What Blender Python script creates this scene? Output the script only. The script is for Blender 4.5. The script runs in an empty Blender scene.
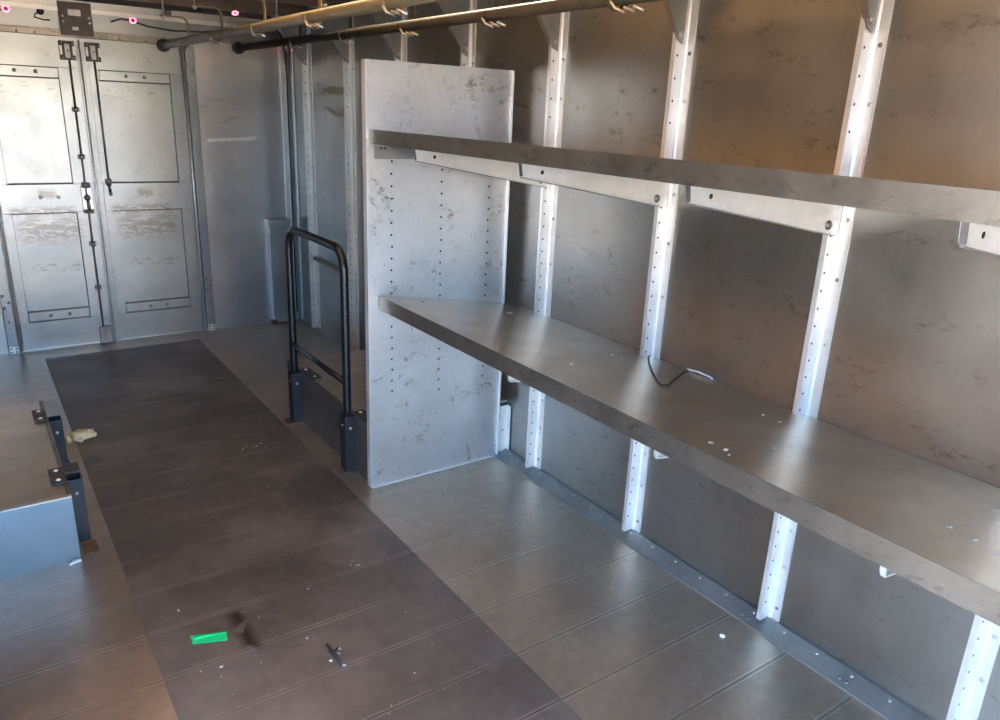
import bpy, bmesh, math, random
from mathutils import Vector, Matrix
random.seed(7)
SC = bpy.context.scene
COL = SC.collection
PI = math.pi

# ------------------------------------------------------------------ place
W, WL = 0.7203, -1.55            # right and left wall
YF, YN = 4.9043, -1.15           # far wall, near end
ROOF = 1.95
YD = 2.4298                      # divider panel
SL = 0.15378                     # shelves fall towards the wall
S1, H1 = 0.1169, 0.7680          # lower shelf front edge
S2, H2 = 0.0888, 1.3444          # upper shelf front edge
POSTS = [0.50, 1.034, 1.608, 2.182, 2.765, 3.350, 3.930, 4.525]   # near edge of each wall post

# ------------------------------------------------------------------ materials
def nodes(name):
    m = bpy.data.materials.new(name); m.use_nodes = True
    nt = m.node_tree
    return m, nt, nt.nodes['Principled BSDF']

def N(nt, t, **kw):
    n = nt.nodes.new(t)
    for k, v in kw.items():
        if k in n.inputs: n.inputs[k].default_value = v
        else: setattr(n, k, v)
    return n

def ramp(nt, src, stops):
    r = nt.nodes.new('ShaderNodeValToRGB')
    cr = r.color_ramp
    cr.elements[0].position, cr.elements[0].color = stops[0][0], (*stops[0][1], 1)
    cr.elements[1].position, cr.elements[1].color = stops[-1][0], (*stops[-1][1], 1)
    for p, c in stops[1:-1]:
        e = cr.elements.new(p); e.color = (*c, 1)
    nt.links.new(src, r.inputs[0])
    return r.outputs[0]

def noise(nt, co, scale, detail=4, rough=.6, stretch=(1, 1, 1), dist=0):
    mp = N(nt, 'ShaderNodeMapping'); mp.inputs['Scale'].default_value = stretch
    nt.links.new(co, mp.inputs['Vector'])
    n = N(nt, 'ShaderNodeTexNoise', Scale=scale, Detail=detail, Roughness=rough, Distortion=dist)
    nt.links.new(mp.outputs[0], n.inputs['Vector'])
    return n.outputs['Fac']

def mix(nt, fac, a, b, blend='MIX'):
    m = nt.nodes.new('ShaderNodeMix'); m.data_type = 'RGBA'; m.blend_type = blend
    if isinstance(fac, (int, float)): m.inputs[0].default_value = fac
    else: nt.links.new(fac, m.inputs[0])
    for s, v in ((6, a), (7, b)):
        if isinstance(v, tuple): m.inputs[s].default_value = (*v, 1)
        else: nt.links.new(v, m.inputs[s])
    return m.outputs[2]

def math_(nt, op, a, b=None):
    m = nt.nodes.new('ShaderNodeMath'); m.operation = op; m.use_clamp = False
    for i, v in enumerate((a, b)):
        if v is None: continue
        if isinstance(v, (int, float)): m.inputs[i].default_value = v
        else: nt.links.new(v, m.inputs[i])
    return m.outputs[0]

def boxmask(nt, co, centre, half, soft):
    """1 inside a box (object space), fading over soft"""
    sub = N(nt, 'ShaderNodeVectorMath', operation='SUBTRACT'); sub.inputs[1].default_value = centre
    nt.links.new(co, sub.inputs[0])
    ab = N(nt, 'ShaderNodeVectorMath', operation='ABSOLUTE'); nt.links.new(sub.outputs[0], ab.inputs[0])
    sx = N(nt, 'ShaderNodeSeparateXYZ'); nt.links.new(ab.outputs[0], sx.inputs[0])
    out = None
    for i in range(3):
        mr = N(nt, 'ShaderNodeMapRange'); mr.clamp = True
        nt.links.new(sx.outputs[i], mr.inputs[0])
        mr.inputs[1].default_value = half[i]; mr.inputs[2].default_value = half[i] - soft
        mr.inputs[3].default_value = 0; mr.inputs[4].default_value = 1
        out = mr.outputs[0] if out is None else math_(nt, 'MULTIPLY', out, mr.outputs[0])
    return out

def metal(name, c1, c2, rough=(.3, .5), metallic=.85, scuff=.5, scuffcol=(.12, .10, .085), scale=3.5,
          bump=.06, wave=.0, patches=(), stretch=(1, 1, 1), fine=.15, th=.55, sst=(.8, .8, 2.6)):
    m, nt, b = nodes(name)
    co = nt.nodes.new('ShaderNodeTexCoord').outputs['Object']
    big = noise(nt, co, scale, 5, .62, stretch)
    col = ramp(nt, big, [(.32, c1), (.68, c2)])
    fn = noise(nt, co, 60, 3, .6)
    col = mix(nt, fine, col, ramp(nt, fn, [(.3, (.25, .25, .25)), (.7, (1, 1, 1))]), 'MULTIPLY')
    if scuff:
        s1 = noise(nt, co, 7, 6, .74, sst, .6)
        s2 = noise(nt, co, 30, 4, .7, (1, 1, 2.0), .3)
        k = math_(nt, 'MULTIPLY', ramp(nt, s1, [(th, (0, 0, 0)), (th + .14, (1, 1, 1))]), ramp(nt, s2, [(.46, (0, 0, 0)), (.6, (1, 1, 1))]))
        col = mix(nt, math_(nt, 'MULTIPLY', k, scuff), col, scuffcol)
    for centre, half, colr, th in patches:
        mk = boxmask(nt, co, centre, half, min(h for h in half if h > 0) * .6)
        pn = noise(nt, co, 14, 6, .75, (1, 1, 3.2), .8)
        k = math_(nt, 'MULTIPLY', mk, ramp(nt, pn, [(th, (0, 0, 0)), (th + .06, (1, 1, 1))]))
        col = mix(nt, math_(nt, 'MULTIPLY', k, .62), col, colr)
    nt.links.new(col, b.inputs['Base Color'])
    rr = noise(nt, co, scale * 2.2, 5, .65)
    mr = N(nt, 'ShaderNodeMapRange'); nt.links.new(rr, mr.inputs[0])
    mr.inputs[1].default_value = .3; mr.inputs[2].default_value = .7
    mr.inputs[3].default_value, mr.inputs[4].default_value = max(.30, rough[0]), max(.36, rough[1])
    nt.links.new(mr.outputs[0], b.inputs['Roughness'])
    b.inputs['Metallic'].default_value = metallic
    bp = N(nt, 'ShaderNodeBump', Strength=bump, Distance=.01)
    h = math_(nt, 'ADD', math_(nt, 'MULTIPLY', noise(nt, co, 45, 3, .6), .25), math_(nt, 'MULTIPLY', noise(nt, co, 3.0, 2, .5), wave * 8))
    nt.links.new(h, bp.inputs['Height']); nt.links.new(bp.outputs[0], b.inputs['Normal'])
    return m

def plain(name, c, rough=.6, metallic=0., var=.2, scale=25, bump=.0):
    m, nt, b = nodes(name)
    co = nt.nodes.new('ShaderNodeTexCoord').outputs['Object']
    n = noise(nt, co, scale, 4, .65)
    lo = tuple(v * (1 - var) for v in c); hi = tuple(min(1, v * (1 + var)) for v in c)
    nt.links.new(ramp(nt, n, [(.3, lo), (.7, hi)]), b.inputs['Base Color'])
    b.inputs['Roughness'].default_value = rough; b.inputs['Metallic'].default_value = metallic
    if bump:
        bp = N(nt, 'ShaderNodeBump', Strength=bump, Distance=.005)
        nt.links.new(n, bp.inputs['Height']); nt.links.new(bp.outputs[0], b.inputs['Normal'])
    return m

def emit(name, c, s):
    m, nt, b = nodes(name)
    b.inputs['Base Color'].default_value = (*c, 1)
    b.inputs['Emission Color'].default_value = (*c, 1); b.inputs['Emission Strength'].default_value = s
    return m

BROWN = (.16, .13, .10); GLUE = (.135, .115, .09)
M = {}
M['wall'] = metal('wall_sheet', (.24, .227, .203), (.37, .357, .328), (.28, .44), .9, .75, (.085, .065, .045), 1.6, .05, .5, fine=.08, stretch=(1, 1, .6))
M['bright'] = metal('bright_zinc', (.64, .635, .61), (.80, .795, .77), (.26, .40), .55, .3, (.25, .24, .22), 6, .04, fine=.08)
M['divider'] = metal('divider_sheet', (.54, .56, .57), (.72, .735, .745), (.26, .42), .85, .9, (.17, .155, .135), 2.4, .06, .5, fine=.1, th=.535, sst=(1.5, 1, 1.2))
M['door'] = metal('door_sheet', (.225, .255, .265), (.31, .335, .34), (.24, .38), .92, .5, (.13, .115, .095), 2.5, .05, .4, fine=.08,
                  patches=[((-.02, 0, .69), (.19, .3, .10), GLUE, .45), ((-.05, 0, .79), (.17, .3, .035), GLUE, .46), ((-.02, 0, .885), (.05, .3, .03), GLUE, .46),
                           ((0, 0, .47), (.15, .3, .035), GLUE, .52), ((-.05, 0, 1.42), (.16, .3, .05), GLUE, .55)])
M['farwall'] = metal('far_wall_sheet', (.40, .40, .39), (.55, .55, .535), (.26, .42), .9, .4, (.2, .165, .13), 2.4, .05, .4, fine=.08,
                     patches=[((.33, YF, 1.36), (.2, .3, .1), (.16, .12, .09), .56), ((.2, YF, 1.10), (.1, .3, .05), (.2, .15, .12), .55)])
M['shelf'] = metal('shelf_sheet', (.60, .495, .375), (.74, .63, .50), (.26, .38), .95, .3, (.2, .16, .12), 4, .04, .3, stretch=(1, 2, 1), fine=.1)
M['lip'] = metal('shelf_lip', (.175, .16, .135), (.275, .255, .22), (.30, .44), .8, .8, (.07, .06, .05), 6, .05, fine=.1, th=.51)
M['boxfront'] = metal('box_front_sheet', (.14, .175, .20), (.20, .235, .26), (.28, .40), .85, .2, (.2, .2, .2), 2.5, .08, .9, fine=.05)
M['floor'] = None
M['steel'] = metal('dark_steel', (.18, .17, .165), (.27, .26, .25), (.35, .5), .7, .3, (.12, .09, .06), 8)
M['gusset'] = metal('gusset_plate', (.23, .235, .23), (.32, .325, .315), (.35, .5), .7, .3, (.2, .18, .16), 6)
M['hole'] = plain('dark_hole', (.015, .013, .012), .9)
M['rivet'] = plain('rivet_head', (.42, .41, .39), .4, .7)
M['bolt'] = plain('bolt_head', (.20, .19, .18), .4, .8)
M['black'] = plain('black_paint', (.007, .0075, .009), .30, 0, .3, 30)
M['socket'] = plain('blue_black_paint', (.009, .011, .015), .42, 0, .35, 30)
M['rust'] = plain('rusty_steel', (.11, .062, .035), .75, .2, .5, 40, .3)
M['brownplate'] = plain('brown_plate', (.075, .062, .054), .5, .3, .3, 20)
M['tan'] = plain('tan_paint', (.25, .19, .095), .42, .1, .2, 12)
M['greytube'] = plain('grey_brown_tube', (.085, .072, .053), .5, .1, .2, 12)
M['greytube'].node_tree.nodes['Principled BSDF'].inputs['Specular IOR Level'].default_value = .1
M['greytube'].node_tree.nodes['Principled BSDF'].inputs['Roughness'].default_value = .7
M['rubber'] = plain('black_rubber', (.012, .012, .012), .6)
M['spring'] = plain('spring_wire', (.8, .8, .78), .3, .8)
M['roof'] = plain('roof_skin', (.052, .042, .036), .7, 0, .3, 6)
M['bow'] = plain('roof_bow', (.17, .125, .095), .5, .3, .25, 8)
M['whitelatch'] = plain('white_plastic', (.75, .75, .72), .4)
M['redlens'] = plain('red_lens', (.35, .01, .02), .25)
M['redled'] = emit('red_led_ring', (1.0, .2, .3), 2.4)
M['glove'] = plain('cream_cotton', (.62, .56, .36), .9, 0, .25, 60, .5)
M['green'] = plain('green_tape', (.015, .60, .17), .45, 0, .12, 30)
M['paper'] = plain('white_scrap', (.75, .73, .68), .8, 0, .1)
M['crumb'] = plain('pale_crumb', (.40, .365, .30), .85, 0, .3, 80)
M['twig'] = plain('dark_debris', (.03, .025, .02), .8)
M['teal'] = plain('teal_grey_paint', (.06, .085, .09), .5)
M['bounce_wall'] = plain('pale_render', (.90, .73, .53), .9, 0, .08, 1.5)
M['trailer'] = plain('bounce_trailer_paint', (.78, .75, .70), .5, 0, .04, 2)
M['ground'] = plain('ground_outside', (.40, .29, .19), .9, 0, .2, 2)

m, nt, b = nodes('translucent_fibreglass')
tr_ = N(nt, 'ShaderNodeBsdfTranslucent'); tr_.inputs['Color'].default_value = (.40, .285, .172, 1)
nt.links.new(tr_.outputs[0], nt.nodes['Material Output'].inputs['Surface']); M['fibreglass'] = m

def floor_mat(name, c1, c2, rough, stains=False, metallic=.55):
    m, nt, b = nodes(name)
    co = nt.nodes.new('ShaderNodeTexCoord').outputs['Object']
    sx = N(nt, 'ShaderNodeSeparateXYZ'); nt.links.new(co, sx.inputs[0])
    ph = math_(nt, 'FRACT', math_(nt, 'DIVIDE', math_(nt, 'ADD', sx.outputs[1], 20.04 + .0), .2))
    d = math_(nt, 'ABSOLUTE', math_(nt, 'SUBTRACT', ph, .5))
    seam = ramp(nt, d, [(.484, (0, 0, 0)), (.492, (1, 1, 1))])                # board joints every 20 cm
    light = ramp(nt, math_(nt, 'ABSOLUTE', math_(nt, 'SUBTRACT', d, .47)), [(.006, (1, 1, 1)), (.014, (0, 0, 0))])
    fl = math_(nt, 'FLOOR', math_(nt, 'DIVIDE', math_(nt, 'ADD', sx.outputs[1], 20.04), .2))
    wn = N(nt, 'ShaderNodeTexWhiteNoise', noise_dimensions='1D'); nt.links.new(fl, wn.inputs['W'])
    n1 = noise(nt, co, 2.2, 6, .65)
    col = ramp(nt, n1, [(.33, c1), (.67, c2)])
    col = mix(nt, .35, col, ramp(nt, wn.outputs['Value'], [(0, (.72, .72, .72)), (1, (1, 1, 1))]), 'MULTIPLY')
    n2 = noise(nt, co, 26, 5, .7)
    col = mix(nt, .3, col, ramp(nt, n2, [(.35, (.45, .45, .45)), (.65, (1, 1, 1))]), 'MULTIPLY')
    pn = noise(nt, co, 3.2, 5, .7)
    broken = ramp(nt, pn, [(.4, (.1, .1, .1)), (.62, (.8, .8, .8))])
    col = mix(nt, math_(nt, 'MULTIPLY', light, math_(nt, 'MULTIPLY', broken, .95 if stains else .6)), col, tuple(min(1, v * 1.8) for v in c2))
    col = mix(nt, math_(nt, 'MULTIPLY', seam, .3 if stains else .5), col, tuple(v * .4 for v in c1))
    if stains:
        dn = noise(nt, co, 1.7, 4, .6)
        col = mix(nt, math_(nt, 'MULTIPLY', ramp(nt, dn, [(.48, (0, 0, 0)), (.68, (1, 1, 1))]), .5), col, tuple(v * 1.8 for v in c2))
        mk = boxmask(nt, co, (-.597, 1.845, 0), (.034, .11, 1), .03)
        pn2 = noise(nt, co, 18, 3, .5)
        k = math_(nt, 'MULTIPLY', mk, ramp(nt, pn2, [(.38, (0, 0, 0)), (.5, (1, 1, 1))]))
        col = mix(nt, math_(nt, 'MULTIPLY', k, .9), col, (.035, .022, .012))
    nt.links.new(col, b.inputs['Base Color'])
    mr = N(nt, 'ShaderNodeMapRange'); nt.links.new(n1, mr.inputs[0])
    mr.inputs[1].default_value = .3; mr.inputs[2].default_value = .7
    mr.inputs[3].default_value, mr.inputs[4].default_value = rough
    nt.links.new(mr.outputs[0], b.inputs['Roughness'])
    b.inputs['Metallic'].default_value = metallic
    bp = N(nt, 'ShaderNodeBump', Strength=.12, Distance=.004)
    nt.links.new(math_(nt, 'SUBTRACT', n2, math_(nt, 'MULTIPLY', seam, 1.5)), bp.inputs['Height'])
    nt.links.new(bp.outputs[0], b.inputs['Normal'])
    return m
M['floor'] = floor_mat('floor_boards', (.53, .435, .335), (.70, .595, .475), (.30, .46), metallic=.88)
M['aisle'] = floor_mat('aisle_coating', (.175, .15, .125), (.245, .213, .182), (.42, .58), True, .7)

# ------------------------------------------------------------------ mesh builder
class MB:
    def __init__(s): s.bm = bmesh.new(); s.mats = []
    def mi(s, m):
        if m not in s.mats: s.mats.append(m)
        return s.mats.index(m)
    def _fin(s, verts, m, smooth=False):
        fs = set(f for v in verts for f in v.link_faces); i = s.mi(m)
        for f in fs: f.material_index = i; f.smooth = smooth
        return s
    def box(s, x0, x1, y0, y1, z0, z1, m, bev=0, rot=None):
        r = bmesh.ops.create_cube(s.bm, size=1)
        vs = r['verts']
        c = Vector(((x0 + x1) / 2, (y0 + y1) / 2, (z0 + z1) / 2))
        for v in vs:
            p = Vector((v.co.x * (x1 - x0), v.co.y * (y1 - y0), v.co.z * (z1 - z0)))
            if rot: p = rot @ p
            v.co = p + c
        if bev:
            es = list(set(e for v in vs for e in v.link_edges))
            i = s.mi(m)
            for f in set(f for v in vs for f in v.link_faces): f.material_index = i
            r2 = bmesh.ops.bevel(s.bm, geom=es, offset=bev, segments=2, affect='EDGES', profile=.5)
            for f in r2['faces']: f.material_index = i
            return s
        return s._fin(vs, m)
    def prism(s, pts, d, m):
        """closed polygon pts (3-D), extruded by vector d"""
        d = Vector(d)
        a = [s.bm.verts.new(p) for p in pts]; b = [s.bm.verts.new(Vector(p) + d) for p in pts]
        n = len(pts); s.bm.faces.new(a); s.bm.faces.new(b[::-1])
        for k in range(n): s.bm.faces.new((a[k], b[k], b[(k + 1) % n], a[(k + 1) % n]))
        return s._fin(a + b, m)
    def tube(s, pts, r, m, seg=10, caps=True, smooth=True, sq=None):
        """swept tube along points; sq=(w,h) makes a flat bar"""
        pts = [Vector(p) for p in pts]; rings = []; prev = None
        for k, p in enumerate(pts):
            t = (pts[min(k + 1, len(pts) - 1)] - pts[max(k - 1, 0)]).normalized()
            if prev is None:
                up = Vector((0, 0, 1)) if abs(t.z) < .9 else Vector((1, 0, 0))
                a = t.cross(up).normalized()
            else:
                a = (prev - t * prev.dot(t)).normalized()
            prev = a; bb = t.cross(a)
            if sq:
                w, h = sq
                ring = [s.bm.verts.new(p + a * x * w / 2 + bb * y * h / 2) for x, y in ((-1, -1), (1, -1), (1, 1), (-1, 1))]
            else:
                rr = r[k] if isinstance(r, (list, tuple)) else r
                ring = [s.bm.verts.new(p + (a * math.cos(2 * PI * i / seg) + bb * math.sin(2 * PI * i / seg)) * rr) for i in range(seg)]
            rings.append(ring)
        n = len(rings[0]); i_ = s.mi(m)
        for k in range(len(rings) - 1):
            for i in range(n):
                f = s.bm.faces.new((rings[k][i], rings[k][(i + 1) % n], rings[k + 1][(i + 1) % n], rings[k + 1][i]))
                f.material_index = i_; f.smooth = smooth and not sq
        if caps:
            for f in (s.bm.faces.new(rings[0][::-1]), s.bm.faces.new(rings[-1])): f.material_index = i_
        return s
    def dome(s, p, n, r, h, m, seg=10):
        """rivet / bolt head at p along n"""
        n = Vector(n).normalized(); p = Vector(p)
        a = n.orthogonal().normalized(); b = n.cross(a)
        prof = [(1, 0), (1, .35), (.75, .75), (.35, 1)]; rings = []
        for q, z in prof:
            rings.append([s.bm.verts.new(p + (a * math.cos(2 * PI * i / seg) + b * math.sin(2 * PI * i / seg)) * r * q + n * h * z) for i in range(seg)])
        i_ = s.mi(m)
        for k in range(3):
            for i in range(seg):
                f = s.bm.faces.new((rings[k][i], rings[k][(i + 1) % seg], rings[k + 1][(i + 1) % seg], rings[k + 1][i]))
                f.material_index = i_; f.smooth = True
        f = s.bm.faces.new(rings[-1]); f.material_index = i_
        f = s.bm.faces.new(rings[0][::-1]); f.material_index = i_
        return s
    def hole(s, p, n, r, m=None, seg=8):
        return s.dome(p, n, r, .0006, m or M['hole'], seg)
    def build(s, name, parent=None, kind=None):
        bmesh.ops.recalc_face_normals(s.bm, faces=s.bm.faces)
        if parent is not None:
            o = parent
            while o.parent: o = o.parent
            bmesh.ops.translate(s.bm, verts=s.bm.verts, vec=-Vector(o.location))
        me = bpy.data.meshes.new(name); s.bm.to_mesh(me); s.bm.free()
        for m in s.mats: me.materials.append(m)
        ob = bpy.data.objects.new(name, me); COL.objects.link(ob)
        if parent is not None: ob.parent = parent
        if kind: ob['kind'] = kind
        return ob

def tag(o, label, cat=None, group=None, kind=None):
    o['label'] = label
    if cat: o['category'] = cat
    if group: o['group'] = group
    if kind: o['kind'] = kind
    return o

def thing(name, loc, label, cat, group=None):
    o = bpy.data.objects.new(name, None); o.empty_display_size = .1
    COL.objects.link(o); o.location = loc
    return tag(o, label, cat, group)

def copy_tree(o, parent=None):
    c = o.copy(); COL.objects.link(c)
    if parent: c.parent = parent
    for ch in list(o.children): copy_tree(ch, c)
    return c

def arc(c, r, a0, a1, n, ax1, ax2):
    c = Vector(c); ax1 = Vector(ax1); ax2 = Vector(ax2)
    return [c + (ax1 * math.cos(a0 + (a1 - a0) * k / n) + ax2 * math.sin(a0 + (a1 - a0) * k / n)) * r for k in range(n + 1)]

# ------------------------------------------------------------------ setting
fl = MB().box(WL - .05, W + .05, YN, YF + .05, -.06, 0, M['floor']).build('floor', kind='structure')
fl['label'] = 'worn metal board floor of the van with brown sides'; fl['category'] = 'floor'
a = MB().box(-.8267, 0, YN + .02, 4.72, 0, .0015, M['aisle']).build('aisle_strip', fl)
a['label'] = 'dark brown coated strip down the middle of the floor'

wr = MB().box(W, W + .04, YN - .04, YF + .05, -.06, ROOF, M['wall']).build('wall_right', kind='structure')
wr['label'] = 'brownish bare aluminium right wall with sheet seams'; wr['category'] = 'wall'
# sheet joints behind the posts: each bay has its own thin sheet
bays = [YN] + [p + .03 for p in POSTS] + [YF]
for k in range(len(bays) - 1):
    MB().box(W - .0022, W, bays[k] + .012, bays[k + 1] - .012, .03, 1.88, M['wall']).build('wall_sheet', wr)
b = MB(); b.box(WL - .04, WL, 1.05, YF + .05, -.06, ROOF, M['wall']); b.box(WL - .04, WL, YN, 1.05, 1.80, ROOF, M['wall']); b.box(WL - .04, WL, YN, -.95, -.06, 1.80, M['wall'])
b.build('wall_left', kind='structure')          # side opening beside the camera, added to let in warm fill light
KX0, KX1, KY0, KY1 = -1.15, .35, -.9, 3.1     # unseen translucent roof panel, added over the aisle for warm fill light
b = MB()
b.box(WL - .05, KX0, YN - .04, YF + .05, ROOF, ROOF + .03, M['roof']); b.box(KX1, W + .05, YN - .04, YF + .05, ROOF, ROOF + .03, M['roof'])
b.box(KX0, KX1, YN - .04, KY0, ROOF, ROOF + .03, M['roof']); b.box(KX0, KX1, KY1, YF + .05, ROOF, ROOF + .03, M['roof'])
ce = b.build('ceiling', kind='structure')
MB().box(KX0 - .03, KX1 + .03, KY0 - .03, KY1 + .03, ROOF + .03, ROOF + .034, M['fibreglass']).build('fill_skylight', kind='structure')  # added skylight: sun through it warms the upward faces
for p in POSTS + [-.1, -.68]:
    y = p + .045
    b = MB()
    b.box(WL, W, y - .004, y + .002, 1.885, ROOF, M['bow'])
    b.box(WL, W, y - .03, y + .002, 1.879, 1.885, M['bow'])
    b.build('roof_bow', ce)

# far wall: sheet behind the doors, side sheets and header
fw = MB().box(WL, W, YF + .012, YF + .05, 0, ROOF, M['farwall']).build('wall_far', kind='structure')
b = MB(); b.box(.145, W, YF - .001, YF + .012, 0, 1.845, M['farwall']); b.build('side_sheet', fw)
b = MB(); b.box(WL, -.985, YF - .001, YF + .012, 0, 1.845, M['farwall']); b.build('side_sheet', fw)
# header over the doors
b = MB()
b.box(WL, W, YF - .004, YF + .012, 1.735, 1.825, M['door'])
b.box(WL, W, YF - .022, YF + .012, 1.825, 1.845, M['bright'])
b.build('header_panel', fw)
b = MB()
b.box(-1.1, .05, YF - .03, YF - .001, 1.700, 1.735, M['lip'], .003)
b.box(-1.1, .05, YF - .034, YF - .03, 1.728, 1.736, M['steel'])
for x in (-.72, -.64, -.30, -.24, -.10): b.dome((x, YF - .03, 1.712), (0, -1, 0), .007, .004, M['bolt'])
b.build('door_track', fw)
b = MB().box(WL, W, YF - .10, YF + .012, 1.885, ROOF, M['roof']).box(WL, W, YF - .105, YF - .10, 1.905, 1.912, M['tan']); b.build('roof_rail', fw)

def door_leaf(name, x0, x1, panel, hinge_right, label):
    d = bpy.data.objects.new(name, None); COL.objects.link(d); d.location = ((x0 + x1) / 2, YF, 0)
    d['kind'] = 'structure'; d['label'] = label; d['category'] = 'door'
    pa, pb = panel
    D = M['door']
    MB().box(x0, x1, YF + .008, YF + .0115, .012, 1.705, D).build('door_sheet', d)
    b = MB()
    f0, f1 = YF - .016, YF + .008
    b.box(x0, x1, f0, f1, 1.545, 1.702, D, .002)            # top rail
    b.box(x0, x1, f0, f1, .782, .938, D, .002)              # middle rail
    b.box(x0, x1, f0, f1, .014, .172, D, .002)              # bottom rail
    b.box(x0, pa, f0, f1, .172, .782, D); b.box(x0, pa, f0, f1, .938, 1.545, D)
    b.box(pb, x1, f0, f1, .172, .782, D); b.box(pb, x1, f0, f1, .938, 1.545, D)
    for xx in (-.012, .012):
        pass
    for k in range(9):
        xx = x0 + .03 + (x1 - x0 - .06) * k / 8
        b.dome((xx, f0, .03), (0, -1, 0), .004, .002, M['bolt'], 6)
    cx = (pa + pb) / 2
    for xx in (cx - .01, cx + .075): b.dome((xx, f0, .868), (0, -1, 0), .010, .004, M['rivet'])
    b.build('door_frame', d)
    for z0, z1, n1 in ((1.492, 1.545, 1.52), (.172, .226, .199)):
        b = MB().box(pa + .004, pb - .004, YF - .008, YF + .008, z0, z1, D, .002)
        b.box(pa, pb, YF - .0166, YF - .008, z1 - .004 if z0 > 1 else z0 - .003, z1 + .001 if z0 > 1 else z0 + .003, M['brownplate'])
        for xx in (cx - .045, cx + .05): b.dome((xx, YF - .008, n1), (0, -1, 0), .010, .006, M['bolt'])
        b.build('bolted_strip', d)
    # hairline rim round each sunk panel
    for z0, z1 in ((.226, .782), (.938, 1.492)):
        b = MB()
        b.box(pa, pa + .003, YF + .005, YF + .008, z0, z1, M['brownplate']); b.box(pb - .003, pb, YF + .005, YF + .008, z0, z1, M['brownplate'])
        b.box(pa, pb, YF - .002, YF + .008, z1 - .006, z1, M['brownplate']); b.box(pa, pb, YF - .002, YF + .008, z0, z0 + .005, M['brownplate'])
        b.build('panel_rim', d)
    return d

dl = door_leaf('door_1', -.912, -.428, (-.868, -.553), False, 'left leaf of the metal double door at the far end')
dr = door_leaf('door_2', -.408, .072, (-.363, .008), True, 'right leaf of the metal double door at the far end')

def rod(parent, x, z0, z1, guides, foot):
    b = MB().tube([(x, YF - .030, z0), (x, YF - .030, z1)], .0052, M['steel'], 8)
    r = b.build('lock_rod', parent)
    for z in guides:
        g = MB().box(x - .018, x + .018, YF - .034, YF - .016, z - .013, z + .013, M['steel'], .004)
        g.dome((x, YF - .034, z), (0, -1, 0), .012, .008, M['bolt'])
        g.build('rod_guide', parent)
    if foot:
        g = MB().box(-.520, -.458, YF - .040, YF - .016, .006, .108, M['steel'], .004)
        g.box(-.500, -.478, YF - .046, YF - .040, .03, .108, M['bolt'], .002)
        g.build('foot_bolt', parent)
    return r
rod(dl, -.497, .09, 1.60, (1.335, 1.085, .60, .345), True)
rod(dr, -.376, .90, 1.60, (.95,), False)
# latch housings under the header, each with a pale insert
for par, xc in ((dl, -.502), (dr, -.380)):
    g = MB().box(xc - .036, xc + .036, YF - .04, YF - .016, 1.585, 1.68, M['brownplate'], .003)
    for dx in (-.03, .03): g.box(xc + dx - .006, xc + dx + .006, YF - .043, YF - .04, 1.61, 1.655, M['rivet'], .001)
    for dx in (-.026, .026): g.dome((xc + dx, YF - .04, 1.67), (0, -1, 0), .007, .005, M['bolt']); g.dome((xc + dx, YF - .04, 1.594), (0, -1, 0), .007, .005, M['bolt'])
    g.build('latch_case', par)
    MB().box(xc - .013, xc + .011, YF - .052, YF - .04, 1.595, 1.665, M['whitelatch'], .003).dome((xc, YF - .052, 1.632), (0, -1, 0), .005, .002, M['bolt']).build('latch_insert', par)
# centre lock on the left leaf
g = MB().box(-.522, -.468, YF - .03, YF - .016, .775, .925, M['bright'], .003)
g.box(-.520, -.470, YF - .046, YF - .03, .775, .797, M['brownplate'], .002); g.box(-.515, -.475, YF - .040, YF - .03, .915, .945, M['brownplate'], .002)
g.build('lock_plate', dl)
MB().dome((-.496, YF - .032, .862), (0, -1, 0), .018, .022, M['steel']).tube([(-.496, YF - .05, .862), (-.492, YF - .052, .79)], .007, M['steel'], 8).build('lock_handle', dl)
MB().tube([(-.376, YF - .032, .91), (-.372, YF - .036, .87)], .0075, M['steel'], 8).dome((-.378, YF - .034, .935), (0, -1, 0), .014, .01, M['brownplate']).build('rod_end', dr)
# meeting strip between the leaves
b = MB().box(-.455, -.428, YF - .024, YF - .0161, .0, 1.70, M['door'], .002)
b.tube([(-.442, YF - .026, .0), (-.442, YF - .026, 1.69)], .005, M['bright'], 8)
for k in range(14): b.dome((-.450, YF - .024, .1 + k * .12), (0, -1, 0), .0035, .002, M['bolt'], 6)
b.build('meeting_strip', dl)
b = MB().box(-.430, -.4075, YF - .020, YF - .0005, .0, 1.70, M['door'], .002)
for k in range(14): b.dome((-.415, YF - .020, .1 + k * .12), (0, -1, 0), .0035, .002, M['bolt'], 6)
b.build('meeting_strip', dr)

# door posts left and right of the pair of leaves
def door_post(name, xa, xb, label):
    b = MB().box(xa, xb, YF - .028, YF + .011, 0, 1.70, M['door'], .003)
    xm = (xa + xb) / 2
    for z in (1.60, 1.56, 1.51): b.dome((xm + (.012 if z == 1.56 else -.012), YF - .028, z), (0, -1, 0), .010, .007, M['rivet'])
    for z, dx in ((.34, -.012), (.30, .012), (.27, -.012), (.19, 0)): b.dome((xm + dx, YF - .028, z), (0, -1, 0), .008, .005, M['bolt'])
    b.box(xa + .004, xb - .004, YF - .032, YF - .028, .004, .045, M['bright'])
    for dx in (-.012, .012):
        for z in (.015, .034): b.hole((xm + dx, YF - .032, z), (0, -1, 0), .005)
    o = b.build(name, kind='structure'); o['label'] = label; o['category'] = 'door post'
    return o
tr = door_post('trim_1', .098, .148, 'bolted upright post right of the far double door')
tl = door_post('trim_2', -.985, -.935, 'bolted upright post left of the far double door')
for xh, par in ((.0845, tr), (-.923, tl)):
    b = MB().tube([(xh, YF - .018, .01), (xh, YF - .018, 1.69)], .008, M['bright'], 8)
    for k in range(24): b.dome((xh + .008, YF - .022, .06 + k * .068), (0, -1, 0), .003, .002, M['hole'], 6)
    b.build('piano_hinge', par)
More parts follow.
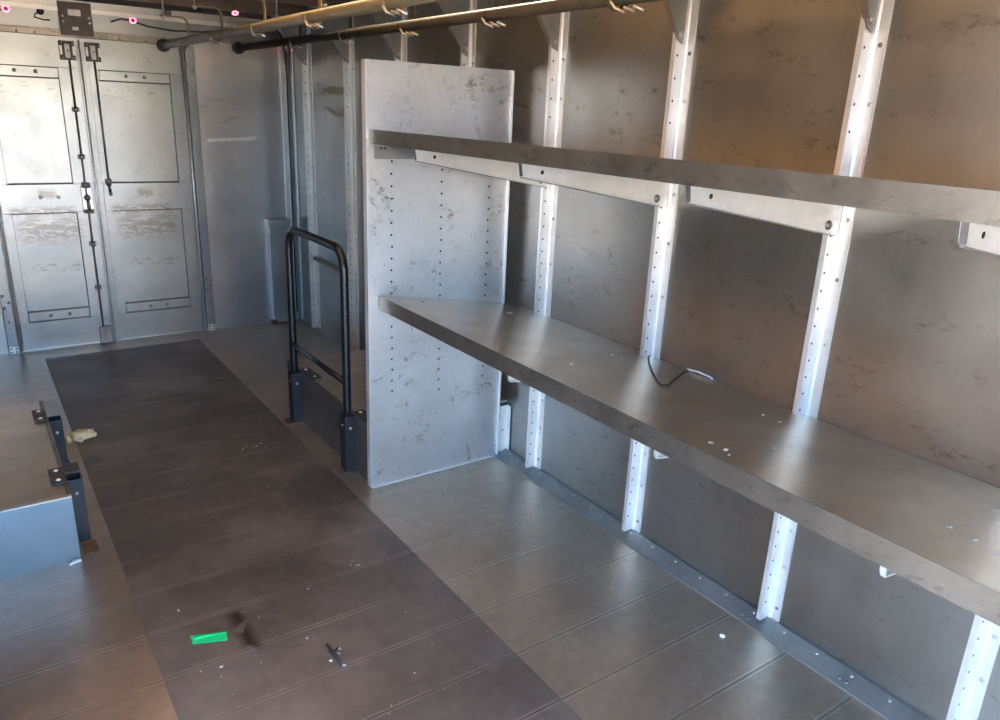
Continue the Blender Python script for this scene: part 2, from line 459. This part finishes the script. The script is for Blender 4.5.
# corner angle between far wall and right wall
b = MB().box(.655, .691, YF - .018, YF - .002, .02, 1.74, M['farwall'], .002)
b.box(.698, W - .003, YF - .018, YF - .002, .02, 1.78, M['farwall'], .002)
b.box(W - .014, W - .003, YF - .085, YF - .030, .02, 1.78, M['farwall'], .002)
o = b.build('trim_3', kind='structure'); o['label'] = 'metal corner angle between far wall and right wall'; o['category'] = 'corner trim'
o = MB().tube([(.6945, YF - .017, .06), (.6945, YF - .017, 1.60), (.690, YF - .035, 1.70), (.66, YF - .04, 1.80), (.60, YF - .05, 1.87)], .006, M['rubber'], 8).build('cable')
tag(o, 'black cable running down the far right corner of the van', 'cable')
# sloping kick strip along the right wall
b = MB().prism([(W - .0635, YN, 0), (W - .0025, YN, 0), (W - .0025, YN, .03), (W - .012, YN, .03), (W - .058, YN, .008), (W - .0635, YN, .006)], (0, YD - YN + .06, 0), M['gusset'])
y = YN + .05
while y < YD:
    t = .35 + .3 * ((int(y * 100) % 3) / 2)
    b.dome((W - .058 + .046 * .75, y, .008 + .022 * .75), (-.43, 0, .9), .005, .003, M['rivet'], 8)
    if int(round((y - YN) / .105)) % 3 == 0:
        for dy in (0, .02): b.dome((W - .058 + .046 * .28, y + dy, .008 + .022 * .28), (-.43, 0, .9), .0045, .003, M['bolt'], 8)
    y += .105
o = b.build('baseboard_right', kind='structure'); o['label'] = 'sloping riveted kick strip at the foot of the right wall'; o['category'] = 'kick strip'
# near end of the van: a frame round the wide open doorway the light comes in by
b = MB()
b.box(WL, W, YN - .04, YN, 1.78, ROOF, M['farwall']); b.box(WL, WL + .12, YN - .04, YN, 0, 1.78, M['farwall']); b.box(W - .12, W, YN - .04, YN, 0, 1.78, M['farwall'])
o = b.build('wall_near', kind='structure')
MB().box(-60, 60, -60, 60, -.9, -.8, M['ground']).build('ground', kind='structure')
# unseen low building, added behind the open end to throw warm light inside
b = MB().box(-3.6, 1.15, -17, -14, -.85, 2.05, M['bounce_wall']).box(-3.7, 1.25, -17, -13.9, 2.05, 2.15, M['bow'])
b.build('bounce_building', kind='structure')
# unseen white box trailer, added to bounce neutral light through the side opening
b = MB().box(-8.6, -6.2, -7, 9, .1, 2.9, M['trailer'], .04)
for y in (-5.5, -4.4, 6.4, 7.5): b.tube([(-8.4, y, -.35), (-6.3, y, -.35)], .45, M['rubber'], 20)
b.box(-8.3, -6.5, -6.8, 8.8, -.05, .1, M['steel']); b.build('bounce_trailer', kind='structure')

# ------------------------------------------------------------------ wall posts
def make_post(y, label, gusset_to=.50):
    t = thing('wall_post', (W, y, 0), label, 'wall post', 'upright posts on the right wall')
    yr = y + .036
    b = MB()
    b.box(W - .046, W - .0022, yr - .002, yr + .002, .03, 1.86, M['bright'])           # web that stands out from the wall
    b.box(W - .046, W - .042, yr + .002, yr + .012, .03, 1.86, M['bright'])
    z = .09
    while z < 1.62:
        if z < 1.17 or 1.40 < z: b.hole((W - .034, yr - .002, z), (0, -1, 0), .0036)
        z += .0465 if z < 1.3 else .062
    b.build('web', t)
    b = MB()
    b.prism([(W - .0022, y, .03), (W - .0058, y, .03), (W - .0058, yr - .012, .03), (W - .010, yr - .008, .03), (W - .010, yr - .002, .03), (W - .0022, yr - .002, .03)], (0, 0, 1.83), M['bright'])
    for k, z in enumerate((.07, .21, .33, .50, .66, .88, 1.05, 1.2, 1.47, 1.60)):
        b.dome((W - .0058, y + .013, z), (-1, 0, 0), .0055, .004, M['bolt'] if k % 3 == 0 else M['rivet'], 8)
    b.build('flange', t)
    g = MB().prism([(W - .020, yr - .003, 1.625), (W - .043, yr - .003, 1.635), (W - .060, yr - .003, 1.655), (gusset_to, yr - .003, 1.878), (W - .014, yr - .003, 1.878)], (0, -.004, 0), M['gusset'])
    for p_, q_ in ((W - .032, 1.652), (W - .024, 1.79)): g.dome((p_, yr - .007, q_), (0, -1, 0), .010, .007, M['rivet'])
    g.prism([(W - .060, yr - .003, 1.655), (W - .064, yr - .003, 1.652), (gusset_to - .006, yr - .003, 1.878), (gusset_to, yr - .003, 1.878)], (0, -.016, 0), M['steel'])
    g.build('roof_gusset', t)
    return t
plabels = ['wall post cut off by the lower right corner of the photo',
           'pale wall post nearest the camera that shows above and below both shelves, rightmost full one',
           'pale wall post second from right of those crossing both shelves',
           'pale wall post crossing both shelves just right of the divider panel',
           'short top of a wall post above the right half of the divider panel',
           'short top of a wall post above the left edge of the divider panel',
           'dim brownish wall post right behind the left edge of the divider panel',
           'dim perforated wall post nearest the far right corner, behind the handrail']
p0 = make_post(POSTS[0], plabels[0])
for k, y in enumerate(POSTS[1:]):
    c = copy_tree(p0); c.location = (W, y, 0); c['label'] = plabels[k + 1]

# ------------------------------------------------------------------ shelves
def shelf(s, h, label, lip, back, yend, group, marks, lower):
    t = thing('wall_shelf', (s, YD, h), label, 'shelf', group)
    y0, y1 = YN + .15, YD - .004
    zb = h - SL * (back - s)
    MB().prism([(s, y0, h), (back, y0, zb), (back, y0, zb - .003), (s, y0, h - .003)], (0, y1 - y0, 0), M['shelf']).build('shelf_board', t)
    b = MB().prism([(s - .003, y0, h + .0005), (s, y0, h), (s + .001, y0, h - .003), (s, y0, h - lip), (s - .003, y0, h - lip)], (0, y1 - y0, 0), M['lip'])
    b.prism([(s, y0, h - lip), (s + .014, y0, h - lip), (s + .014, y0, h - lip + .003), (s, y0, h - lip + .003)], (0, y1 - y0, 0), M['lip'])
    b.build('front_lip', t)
    for p in [q for q in POSTS if q < 2.3] + [-.1]:
        y = p + .036 - .004
        x0, x1 = (s + (.010 if lower else .040), W - .0125)
        zt = lambda x: h - .0035 - SL * (x - s)
        d0 = .086 if not lower else .076; d1 = .186 if not lower else .165
        n0 = .013 if not lower else .006
        bb = MB().prism([(x0, y, zt(x0)), (x1, y, zt(x1)), (x1, y, h - d1), (x0 + n0 * 2, y, h - d0 - .002), (x0 + n0, y, h - d0 + .004)], (0, -.003, 0), M['bright'])
        # folded flange along the bottom and nose
        bb.prism([(x0 + n0, y - .003, h - d0), (x1 - .03, y - .003, h - d1 + .0055), (x1 - .03, y - .003, h - d1 + .0025), (x0 + n0, y - .003, h - d0 - .003)], (0, -.009, 0), M['gusset'] if not lower else M['bright'])
        bb.prism([(x0, y - .003, zt(x0)), (x0 + n0, y - .003, h - d0 + .004), (x0 + n0 - .003, y - .003, h - d0 + .002), (x0 - .003, y - .003, zt(x0))], (0, -.010, 0), M['steel'] if not lower else M['bright'])
        bb.hole((x0 + .085, y - .003, h - .075), (0, -1, 0), .006)
        bb.dome((x0 + .045, y - .003, h - .052), (0, -1, 0), .006, .003, M['whitelatch'], 8)
        br = bb.build('bracket', t)
        MB().dome((W - .062, y - .003, h - .156 + (.03 if lower else 0)), (0, -1, 0), .012, .008, M['bolt']).build('bracket_bolt', br)
    return t
up = shelf(S2, H2, 'upper metal wall shelf with sloping arms bolted under it', .046, W - .004, 0, 'wall shelves', 1, False)
lo = shelf(S1, H1, 'lower metal wall shelf, brownish top seen from above', .050, W - .004, 0, 'wall shelves', 1, True)
b = MB().box(S2 + .012, .25, YD - .008, YD - .004, 1.248, 1.29, M['gusset'], .001)
for x in (.125, .14): b.hole((x, YD - .008, 1.283), (0, -1, 0), .004)
b.build('end_bracket', up)

# ------------------------------------------------------------------ divider
t = thing('divider_panel', (.37, YD, 0), 'tall pale metal divider panel with three columns of holes at the end of the shelves', 'divider panel')
b = MB().box(.0758, .6652, YD, YD + .003, .004, 1.5646, M['divider'])
for x, z0, z1 in ((.168, .39, 1.30), (.372, .36, 1.30), (.58, .34, 1.26)):
    z = z0
    while z < z1:
        b.hole((x + random.uniform(-.002, .002), YD, z), (0, -1, 0), .0042); z += .0425
b.build('sheet', t)
MB().box(.0735, .0758, YD, YD + .028, .004, 1.5646, M['bright']).build('edge_flange', t)
b = MB().box(.6652, .668, YD - .012, YD + .003, .004, 1.5646, M['bright']); b.build('edge_flange', t)
b = MB().box(.0758, .6652, YD - .010, YD, .002, .006, M['bright'])
b.build('floor_flange', t)
# short upright stub between the divider and the wall
o = MB().box(.672, .713, YD - .010, YD - .006, .02, .232, M['bright'], .001).box(.7095, .713, YD - .03, YD - .006, .02, .232, M['bright']).dome((.69, YD - .010, .12), (0, -1, 0), .004, .002, M['bolt'], 8).build('angle_bracket')
tag(o, 'short upright angle plate low between the divider panel and the wall', 'bracket')

# ------------------------------------------------------------------ wheel boxes
def wheel_box(x0, x1, y0, y1, h, label, face):
    t = thing('wheel_box', ((x0 + x1) / 2, (y0 + y1) / 2, 0), label, 'wheel box', 'boxes over the wheels')
    xf = x0 if face < 0 else x1
    b = MB()
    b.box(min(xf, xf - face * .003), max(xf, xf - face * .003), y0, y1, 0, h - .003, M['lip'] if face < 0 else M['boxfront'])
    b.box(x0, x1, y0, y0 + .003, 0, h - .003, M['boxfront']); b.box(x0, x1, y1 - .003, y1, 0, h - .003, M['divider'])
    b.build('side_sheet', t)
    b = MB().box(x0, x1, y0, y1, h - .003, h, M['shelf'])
    b.build('top_sheet', t)
    b = MB().box(x0, x1, y0 - .002, y0 + .012, h, h + .0015, M['bright'])
    b.box(xf - (.012 if face > 0 else .002), xf + (.002 if face > 0 else .012), y0, y1, h, h + .0012, M['lip'])
    b.build('edge_strip', t)
    return t
wheel_box(.088, W - .003, YD + .006, 3.37, .245, 'low metal box over the wheel, behind the divider panel and handrail', -1)
wheel_box(WL + .001, -.9275, 2.46, 3.385, .2265, 'low metal box at the left edge with a bluish dented front', 1)

def socket(x, y, face, label, h, foot):
    """square post socket standing against a wheel box; face = side the plate reaches to"""
    t = thing('rail_socket', (x, y, 0), label, 'rail socket', 'rail sockets')
    w = .0205; k = .003
    b = MB()
    for dx in (-1, 1): b.box(x + dx * w - k / 2, x + dx * w + k / 2, y - .026, y + .026, .002, h, M['socket'])
    b.box(x - w, x + w, y + .023, y + .026, .002, h, M['socket']); b.box(x - w, x + w, y - .026, y - .023, .002, h, M['socket'])
    b.dome((x - w - .001, y, h - .04), (-1, 0, 0), .006, .004, M['rivet'], 8); b.dome((x, y - .026, h - .05), (0, -1, 0), .006, .004, M['rivet'], 8)
    b.build('tube', t)
    return t
def plate(t, x0, x1, y0, y1, z, m):
    b = MB().box(x0, x1, y0, y1, z, z + .004, m, .0015)
    o = b.build('mounting_plate', t)
    xm = x0 + (x1 - x0) * .5
    for yy in (y0 + .025, y1 - .025): MB().dome((xm, yy, z + .004), (0, 0, 1), .0075, .005, M['whitelatch'], 8).build('screw', o)
    return o
s = socket(.066, 2.622, -1, 'blue-black square socket holding the near leg of the handrail', .243, 0)
plate(s, .0885, .138, 2.47, 2.625, .2475, M['brownplate'])
MB().box(.02, .087, 2.60, 2.66, .0, .0045, M['rust'], .001).build('foot_plate', s)
s = socket(.066, 3.212, -1, 'blue-black square socket holding the far leg of the handrail', .243, 0)
plate(s, .0885, .138, 3.06, 3.215, .2475, M['brownplate'])
MB().box(.01, .087, 3.18, 3.25, .0, .0045, M['rust'], .001).build('foot_plate', s)
s = socket(-.9048, 2.60, 1, 'empty dark square socket at the near corner of the left wheel box', .228, 0)
plate(s, -.972, -.9285, 2.56, 2.685, .229, M['brownplate'])
MB().box(-.915, -.872, 2.48, 2.555, .0, .0045, M['rust'], .001).build('foot_plate', s)
MB().box(-.9285, -.882, 2.63, 2.70, .229, .233, M['brownplate']).build('mounting_plate', s)
s = socket(-.9048, 3.16, 1, 'empty dark square socket farther along the left wheel box', .228, 0)
plate(s, -.972, -.9285, 3.145, 3.275, .229, M['brownplate'])
MB().box(-.922, -.872, 3.20, 3.26, .0, .0045, M['rust'], .001).build('foot_plate', s)

# handrail
t = thing('handrail', (.066, 2.92, 0), 'black tubular handrail hoop with one low crossbar', 'handrail')
R_, ya, yb, zt = .085, 2.622, 3.212, .905
pts = [(.066, ya, .012), (.066, ya, .3)] + [(.066, ya, zt - R_ - .1)] + arc((.066, ya + R_, zt - R_), R_, PI, PI / 2, 10, (0, 1, 0), (0, 0, 1)) \
    + arc((.066, yb - R_, zt - R_), R_, PI / 2, 0, 10, (0, 1, 0), (0, 0, 1)) + [(.066, yb, zt - R_ - .1), (.066, yb, .3), (.066, yb, .012)]
MB().tube(pts, .0165, M['black'], 14).build('hoop', t)
MB().tube([(.066, ya, .375), (.066, yb, .375)], .012, M['black'], 12).build('crossbar', t)

# ------------------------------------------------------------------ roof rails with hooks
def roof_rail(name, x, z, y0, y1, r, m, label, hooks, hm):
    t = thing(name, (x, y1, z), label, 'overhead rail', 'overhead rails')
    MB().tube([(x, y0, z), (x, y1 - .012, z)], r, m, 14).build('rail_tube', t)
    MB().tube([(x, y1 - .02, z), (x, y1 + .0, z)], r * 1.75, M['rubber'], 16).build('end_cap', t)
    for y in hooks:
        # flat bar from the roof bow, bent under the rail
        za = z + .115
        pr = [(x - .10, y, za), (x - .03, y, za)] + arc((x - .005, y, za - .035), .035, PI / 2, 0, 6, (1, 0, 0), (0, 0, 1)) + [(x + .030, y, z + .015)] \
            + arc((x, y, z), .030, 0, -PI * 1.05, 8, (1, 0, 0), (0, 0, 1))
        ha = MB().tube(pr, .01, hm, sq=(.022, .006)).build('hanger', t)
        MB().tube([(x - .085, y, za - .012), (x - .085, y, ROOF)], .0045, M['rivet'], 8).build('hanger_rod', ha)
        MB().dome((x - .085, y, za - .004), (0, 0, -1), .010, .012, M['whitelatch'], 8).build('nut', ha)
        pz = [(x - .028, y - .004, z - .012)]
        for k in range(6): pz.append((x - .02 + (.014 if k % 2 else -.006), y - .02 - k * .017, z - r - .010 - (.009 if k % 2 else 0)))
        MB().tube(pz, .0035, M['spring'], 6).build('spring_clip', t)
    return t
roof_rail('overhead_rail', -.018, 1.695, YN + .1, YF - .035, .020, M['tan'], 'tan overhead rail under the roof, left one above the aisle',
          [4.41, 3.80, 3.21, 2.64, 2.06, 1.46, .9], M['tan'])
roof_rail('overhead_rail', .40, 1.712, YN + .1, YF - .035, .0195, M['greytube'], 'grey-brown overhead rail under the roof, right one nearer the wall posts',
          [3.93, 3.33, 2.76, 2.20, 1.60, 1.03, .45], M['greytube'])

# ------------------------------------------------------------------ far wall fittings
def marker(x, y, z, n, label, wire):
    t = thing('marker_light', (x, y, z), label, 'marker light', 'red marker lights')
    nv = Vector(n).normalized(); a = nv.orthogonal().normalized(); b_ = nv.cross(a)
    MB().dome((x, y, z), n, .016, .008, M['redlens'], 14).build('lens', t)
    ring = [Vector((x, y, z)) + nv * .010 + (a * math.cos(2 * PI * k / 16) + b_ * math.sin(2 * PI * k / 16)) * .014 for k in range(17)]
    MB().tube(ring, .0042, M['redled'], 6, caps=False).build('glow_ring', t)
    if wire: MB().tube(wire, .0045, M['rubber'], 6).build('wire', t)
    return t
yf = YF - .006
marker(-.160, yf, 1.812, (0, -1, 0), 'glowing red marker light on the header right of the centre plate', [(-.27, yf - .004, 1.795), (-.22, yf - .006, 1.815), (-.16, yf - .008, 1.808), (-.09, yf - .004, 1.79), (.05, yf - .002, 1.778), (.20, yf - .002, 1.785), (.32, yf - .002, 1.80)])
marker(-.752, yf, 1.812, (0, -1, 0), 'glowing red marker light on the header at the left edge of the photo', [(-.752, yf - .006, 1.81), (-.80, yf - .006, 1.80), (-.90, yf - .003, 1.82)])
marker(.300, 4.556, 1.879, (0, -.6, -1), 'glowing red marker light up on the roof frame above the left overhead rail', None)
marker(W - .004, 4.79, 1.735, (-1, 0, 0), 'small red marker light high on the right wall in the far corner', None)
t = thing('centre_plate', (-.442, YF, 1.79), 'dark slotted steel plate over the meeting point of the far doors', 'steel plate')
MB().box(-.520, -.366, YF - .046, YF - .0305, 1.708, 1.872, M['brownplate'], .002).build('plate', t)
MB().box(-.478, -.418, YF - .048, YF - .046, 1.805, 1.836, M['rivet'], .002).build('slot', t)
MB().box(-.466, -.436, YF - .048, YF - .046, 1.735, 1.752, M['rivet'], .002).build('slot', t)
for x in (-.505, -.381):
    for z in (1.775, 1.80): MB().dome((x, YF - .046, z), (0, -1, 0), .006, .004, M['whitelatch'], 8).build('bolt', t)
t = thing('wire_stub', (-.60, YF, 1.82), 'dark knob with a bent wire stub on the header left of the centre plate', 'wire stub')
MB().dome((-.60, YF - .004, 1.815), (0, -1, 0), .018, .012, M['rubber']).build('knob', t)
MB().tube([(-.60, YF - .014, 1.812), (-.625, YF - .018, 1.80), (-.632, YF - .018, 1.785), (-.59, YF - .012, 1.775), (-.56, YF - .008, 1.778)], .004, M['rubber'], 6).build('wire', t)
o = MB().box(-.005, .035, YF - .06, YF - .024, 1.848, 1.884, M['teal'], .004).dome((.015, YF - .06, 1.866), (0, -1, 0), .008, .003, M['bolt']).build('junction_box')
tag(o, 'small teal-grey junction box above the header near the left overhead rail', 'junction box')
# cover box low in the far corner
t = thing('corner_cover', (.59, YF, 0), 'narrow bluish cover box low in the far right corner behind the handrail', 'cover box')
b = MB().box(.520, .652, YF - .055, YF - .0015, .012, .66, M['farwall'], .002); b.build('body', t)
MB().box(.505, .656, YF - .075, YF - .0015, .66, .70, M['farwall'], .003).build('top_ledge', t)
MB().box(.515, .545, YF - .058, YF - .010, .0, .03, M['rust'], .002).build('foot', t)
# torn strip and sticker remains
def blob(name, pts, d, m, label, cat):
    o = MB().prism(pts, d, m).build(name); return tag(o, label, cat)
blob('tape_strip', [(.180, YF - .0012, 1.177), (.20, YF - .0012, 1.190), (.30, YF - .0012, 1.196), (.42, YF - .0012, 1.203), (.485, YF - .0012, 1.212), (.493, YF - .0012, 1.19), (.44, YF - .0012, 1.182), (.30, YF - .0012, 1.178), (.20, YF - .0012, 1.172)],
     (0, -.002, 0), M['paper'], 'pale torn tape strip across the far wall right of the doors', 'tape strip')
blob('sticker_remains', [(W - .0024, 4.36, 1.50), (W - .0024, 4.25, 1.515), (W - .0024, 4.07, 1.505), (W - .0024, 4.05, 1.475), (W - .0024, 4.20, 1.47), (W - .0024, 4.33, 1.48)],
     (-.0012, 0, 0), M['tan'], 'upper pale torn sticker remains on the right wall in the far corner', 'sticker remains')
blob('sticker_remains', [(W - .0024, 4.39, 1.40), (W - .0024, 4.29, 1.402), (W - .0024, 4.16, 1.372), (W - .0024, 4.09, 1.412), (W - .0024, 4.07, 1.36), (W - .0024, 4.16, 1.345), (W - .0024, 4.30, 1.385)],
     (-.0012, 0, 0), M['tan'], 'lower ragged sticker remains on the right wall in the far corner', 'sticker remains')
o = MB().tube([(W - .014, 4.68, .487), (W - .014, 3.975, .474)], .012, M['tan'], 10).dome((W - .026, 4.1, .476), (-1, 0, 0), .005, .003, M['bolt'], 8).build('tan_bar')  # thin tan tube along the lower right wall
tag(o, 'narrow tan bar low on the right wall seen through the handrail', 'rub rail')

# ------------------------------------------------------------------ loose things
def zs(x): return H1 - SL * (x - S1) + .0005
# green folded tape
t = thing('green_tape', (-.685, 1.855, .0015), 'bright green folded strip of tape lying on the dark aisle', 'tape')
P = [(-.728, 1.895), (-.640, 1.862), (-.648, 1.826), (-.731, 1.858)]
g = MB(); g.prism([(P[0][0], P[0][1], .0022), (P[1][0], P[1][1], .0022), (P[2][0], P[2][1], .0022), (P[3][0], P[3][1], .0022)], (0, 0, .0012), M['green']); g.build('strip', t)
g = MB(); g.prism([(P[0][0], P[0][1], .0036), (P[1][0], P[1][1], .0036), (-.643, 1.850, .010), (-.70, 1.868, .009), (-.730, 1.872, .0045)], (0, 0, .0012), M['green']); g.build('folded_flap', t)

# work glove lying by the socket
t = thing('work_glove', (-.80, 3.455, .0), 'crumpled cream work glove lying on the floor beside the left wheel box', 'glove')
def skin_mesh(name, verts, edges, radii, m, parent, sub=2):
    me = bpy.data.meshes.new(name); org = Vector(parent.location)
    me.from_pydata([Vector(v) - org for v in verts], edges, []); o = bpy.data.objects.new(name, me); COL.objects.link(o); o.parent = parent
    me.materials.append(m)
    sk = o.modifiers.new('skin', 'SKIN'); sk.use_smooth_shade = True
    for d_, r in zip(me.skin_vertices[0].data, radii): d_.radius = r
    me.skin_vertices[0].data[0].use_root = True
    ss = o.modifiers.new('sub', 'SUBSURF'); ss.levels = sub; ss.render_levels = sub
    return o
gv = [(-.845, 3.44, .019), (-.825, 3.452, .024), (-.802, 3.458, .022), (-.780, 3.448, .019), (-.758, 3.452, .017), (-.742, 3.46, .013),
      (-.785, 3.468, .026), (-.764, 3.475, .024), (-.748, 3.478, .019), (-.79, 3.485, .019), (-.772, 3.492, .016), (-.80, 3.49, .015), (-.788, 3.507, .012),
      (-.82, 3.428, .016), (-.798, 3.416, .012)]
ge = [(0, 1), (1, 2), (2, 3), (3, 4), (4, 5), (2, 6), (6, 7), (7, 8), (2, 9), (9, 10), (9, 11), (11, 12), (1, 13), (13, 14)]
gr = [(.022, .020), (.029, .024), (.028, .023), (.016, .015), (.015, .014), (.012, .011), (.015, .014), (.014, .013), (.012, .011), (.015, .014), (.013, .012), (.013, .012), (.011, .010), (.014, .013), (.012, .011)]
skin_mesh('glove_body', gv, ge, gr, M['glove'], t)
MB().tube([(-.862, 3.434, .017), (-.856, 3.436, .018), (-.846, 3.44, .019)], [.017, .019, .017], M['glove'], 12).build('cuff', t)

# black wire on the lower shelf
wp = [(.70, 1.635), (.674, 1.617), (.60, 1.54), (.535, 1.467), (.48, 1.40), (.45, 1.36), (.44, 1.338), (.463, 1.336), (.52, 1.37), (.581, 1.405), (.65, 1.445), (.69, 1.462)]
o = MB().tube([(x, y, zs(x) + .003) for x, y in wp], .0022, M['rubber'], 6).build('loose_wire')
tag(o, 'thin black wire loop lying on the lower shelf by the second post', 'wire')
o = MB().tube([(.70, 1.475, zs(.7) + .004), (.712, 1.44, zs(.71) + .006), (.712, 1.40, zs(.712) + .004), (.70, 1.375, zs(.70) + .004)], .0032, M['whitelatch'], 6).build('cable_tie')
tag(o, 'white cable tie at the back of the lower shelf near the wire loop', 'cable tie')
# crumbs on the lower shelf and floor grit: uncountable, one object each
def crumbs(name, spots, label, cat):
    b = MB()
    for x, y, z, r in spots:
        k = bmesh.ops.create_icosphere(b.bm, subdivisions=1, radius=r)
        sx, sy = random.uniform(.8, 1.9), random.uniform(.8, 1.9)
        for v in k['verts']: v.co = Vector((v.co.x * sx + x, v.co.y * sy + y, max(v.co.z * .5, -.0005) + z + .0006))
        b._fin(k['verts'], M['crumb'], True)
    o = b.build(name); return tag(o, label, cat, kind='stuff')
sp = [(.554, 2.227, .010), (.56, 2.21, .007), (.545, 1.651, .006), (.556, 1.617, .006), (.182, .953, .006), (.182, .912, .007), (.161, .888, .004), (.316, 1.574, .005), (.29, 1.55, .005), (.55, 1.085, .005),
      (.545, 1.032, .005), (.329, .895, .004), (.313, .511, .005), (.307, .462, .006), (.538, .52, .006), (.255, 2.354, .006)]
crumbs('shelf_crumbs', [(x, y, zs(x), r * .8) for x, y, r in sp] + [(random.uniform(.2, .68), random.uniform(.3, 2.35), 0, 0) for k in range(0)], 'pale crumbs scattered on top of the lower shelf', 'crumbs')
fs = [(random.uniform(-.80, -.02), random.uniform(1.3, 3.9), .0015, random.uniform(.0008, .0024)) for k in range(110)]
fs += [(-.18 + random.uniform(-.03, .03), 2.0 + random.uniform(-.03, .03), .0015, .0035) for k in range(4)] + [(-.2 + random.uniform(-.06, .06), 3.0 + random.uniform(-.05, .05), .0015, .003) for k in range(8)]
fs += [(-.69, 1.73, .0015, .004), (-.74, 1.74, .0015, .003), (-.73, 2.03, .0015, .003), (-.46, 1.72, .0015, .004)]
crumbs('floor_crumbs', fs, 'fine pale crumbs strewn over the dark aisle', 'crumbs')
# floor debris
t = thing('debris', (-.425, 1.62, .0015), 'small dark twiggy debris with pale bits on the aisle right of the green tape', 'debris')
MB().tube([(-.424, 1.665, .004), (-.426, 1.63, .007), (-.421, 1.60, .005), (-.424, 1.565, .004)], [.003, .006, .006, .003], M['twig'], 7).tube([(-.425, 1.62, .007), (-.405, 1.632, .008)], .003, M['twig'], 6).build('twig', t)
for x, y in ((-.412, 1.615), (-.402, 1.632), (-.44, 1.60), (-.418, 1.565)):
    MB().dome((x, y, .0018), (.2, .1, 1), .0055, .004, M['crumb'], 7).build('pale_bit', t)
o = MB().prism([(-.962, 2.438, .0005), (-.928, 2.450, .0005), (-.930, 2.456, .0005), (-.950, 2.4565, .0005)], (0, 0, .006), M['paper']).build('paper_scrap')
tag(o, 'tiny white scrap on the floor at the front corner of the left wheel box', 'scrap')
o = MB().dome((.555, 1.105, .0002), (.1, 0, 1), .0085, .007, M['paper'], 7).build('white_pebble')
tag(o, 'single white pebble on the floor below the lower shelf', 'pebble')

# ------------------------------------------------------------------ light
w = bpy.data.worlds.new('sky'); SC.world = w; w.use_nodes = True
nt = w.node_tree; bg = nt.nodes['Background']
co = nt.nodes.new('ShaderNodeTexCoord').outputs['Generated']
sx = N(nt, 'ShaderNodeSeparateXYZ'); nt.links.new(co, sx.inputs[0])
c = ramp(nt, math_(nt, 'ADD', math_(nt, 'MULTIPLY', sx.outputs[2], .5), .5),
         [(.47, (.10, .075, .055)), (.498, (.55, .50, .42)), (.504, (.50, .66, .76)), (.515, (.32, .62, .88)), (.535, (.17, .50, .94)), (.75, (.12, .41, .94))])
nt.links.new(c, bg.inputs['Color']); bg.inputs['Strength'].default_value = 10.2
sun = bpy.data.lights.new('sun', 'SUN'); sun.energy = 46.0; sun.angle = math.radians(2); sun.color = (1, .81, .55)
so = bpy.data.objects.new('sun', sun); COL.objects.link(so)
so.rotation_euler = Vector((-.35, -.8, -.55)).to_track_quat('-Z', 'Y').to_euler()

# ------------------------------------------------------------------ camera
cam = bpy.data.cameras.new('camera'); cam.sensor_fit = 'HORIZONTAL'; cam.sensor_width = 36
cam.lens = 755.0406 * 36 / 1000; cam.clip_start = .02
cob = bpy.data.objects.new('camera', cam); COL.objects.link(cob); SC.camera = cob
yaw, pit, rol = 0.61941, -0.31804, 0.04302
cy, sy, cp, sp_, cr, sr = math.cos(yaw), math.sin(yaw), math.cos(pit), math.sin(pit), math.cos(rol), math.sin(rol)
fwd = Vector((sy * cp, cy * cp, sp_)); rt = Vector((cy, -sy, 0)); upv = rt.cross(fwd)
r2 = cr * rt + sr * upv; u2 = -sr * rt + cr * upv
m3 = Matrix((r2, u2, -fwd)).transposed()
cob.matrix_world = Matrix.Translation((-1.0662, 0, 1.42)) @ m3.to_4x4()
vs = SC.view_settings; vs.view_transform = 'Standard'; vs.look = 'None'; vs.exposure = 0.62; vs.gamma = 1
vs.use_curve_mapping = False
SC.cycles.sample_clamp_indirect = 8.0; SC.cycles.blur_glossy = 1.0
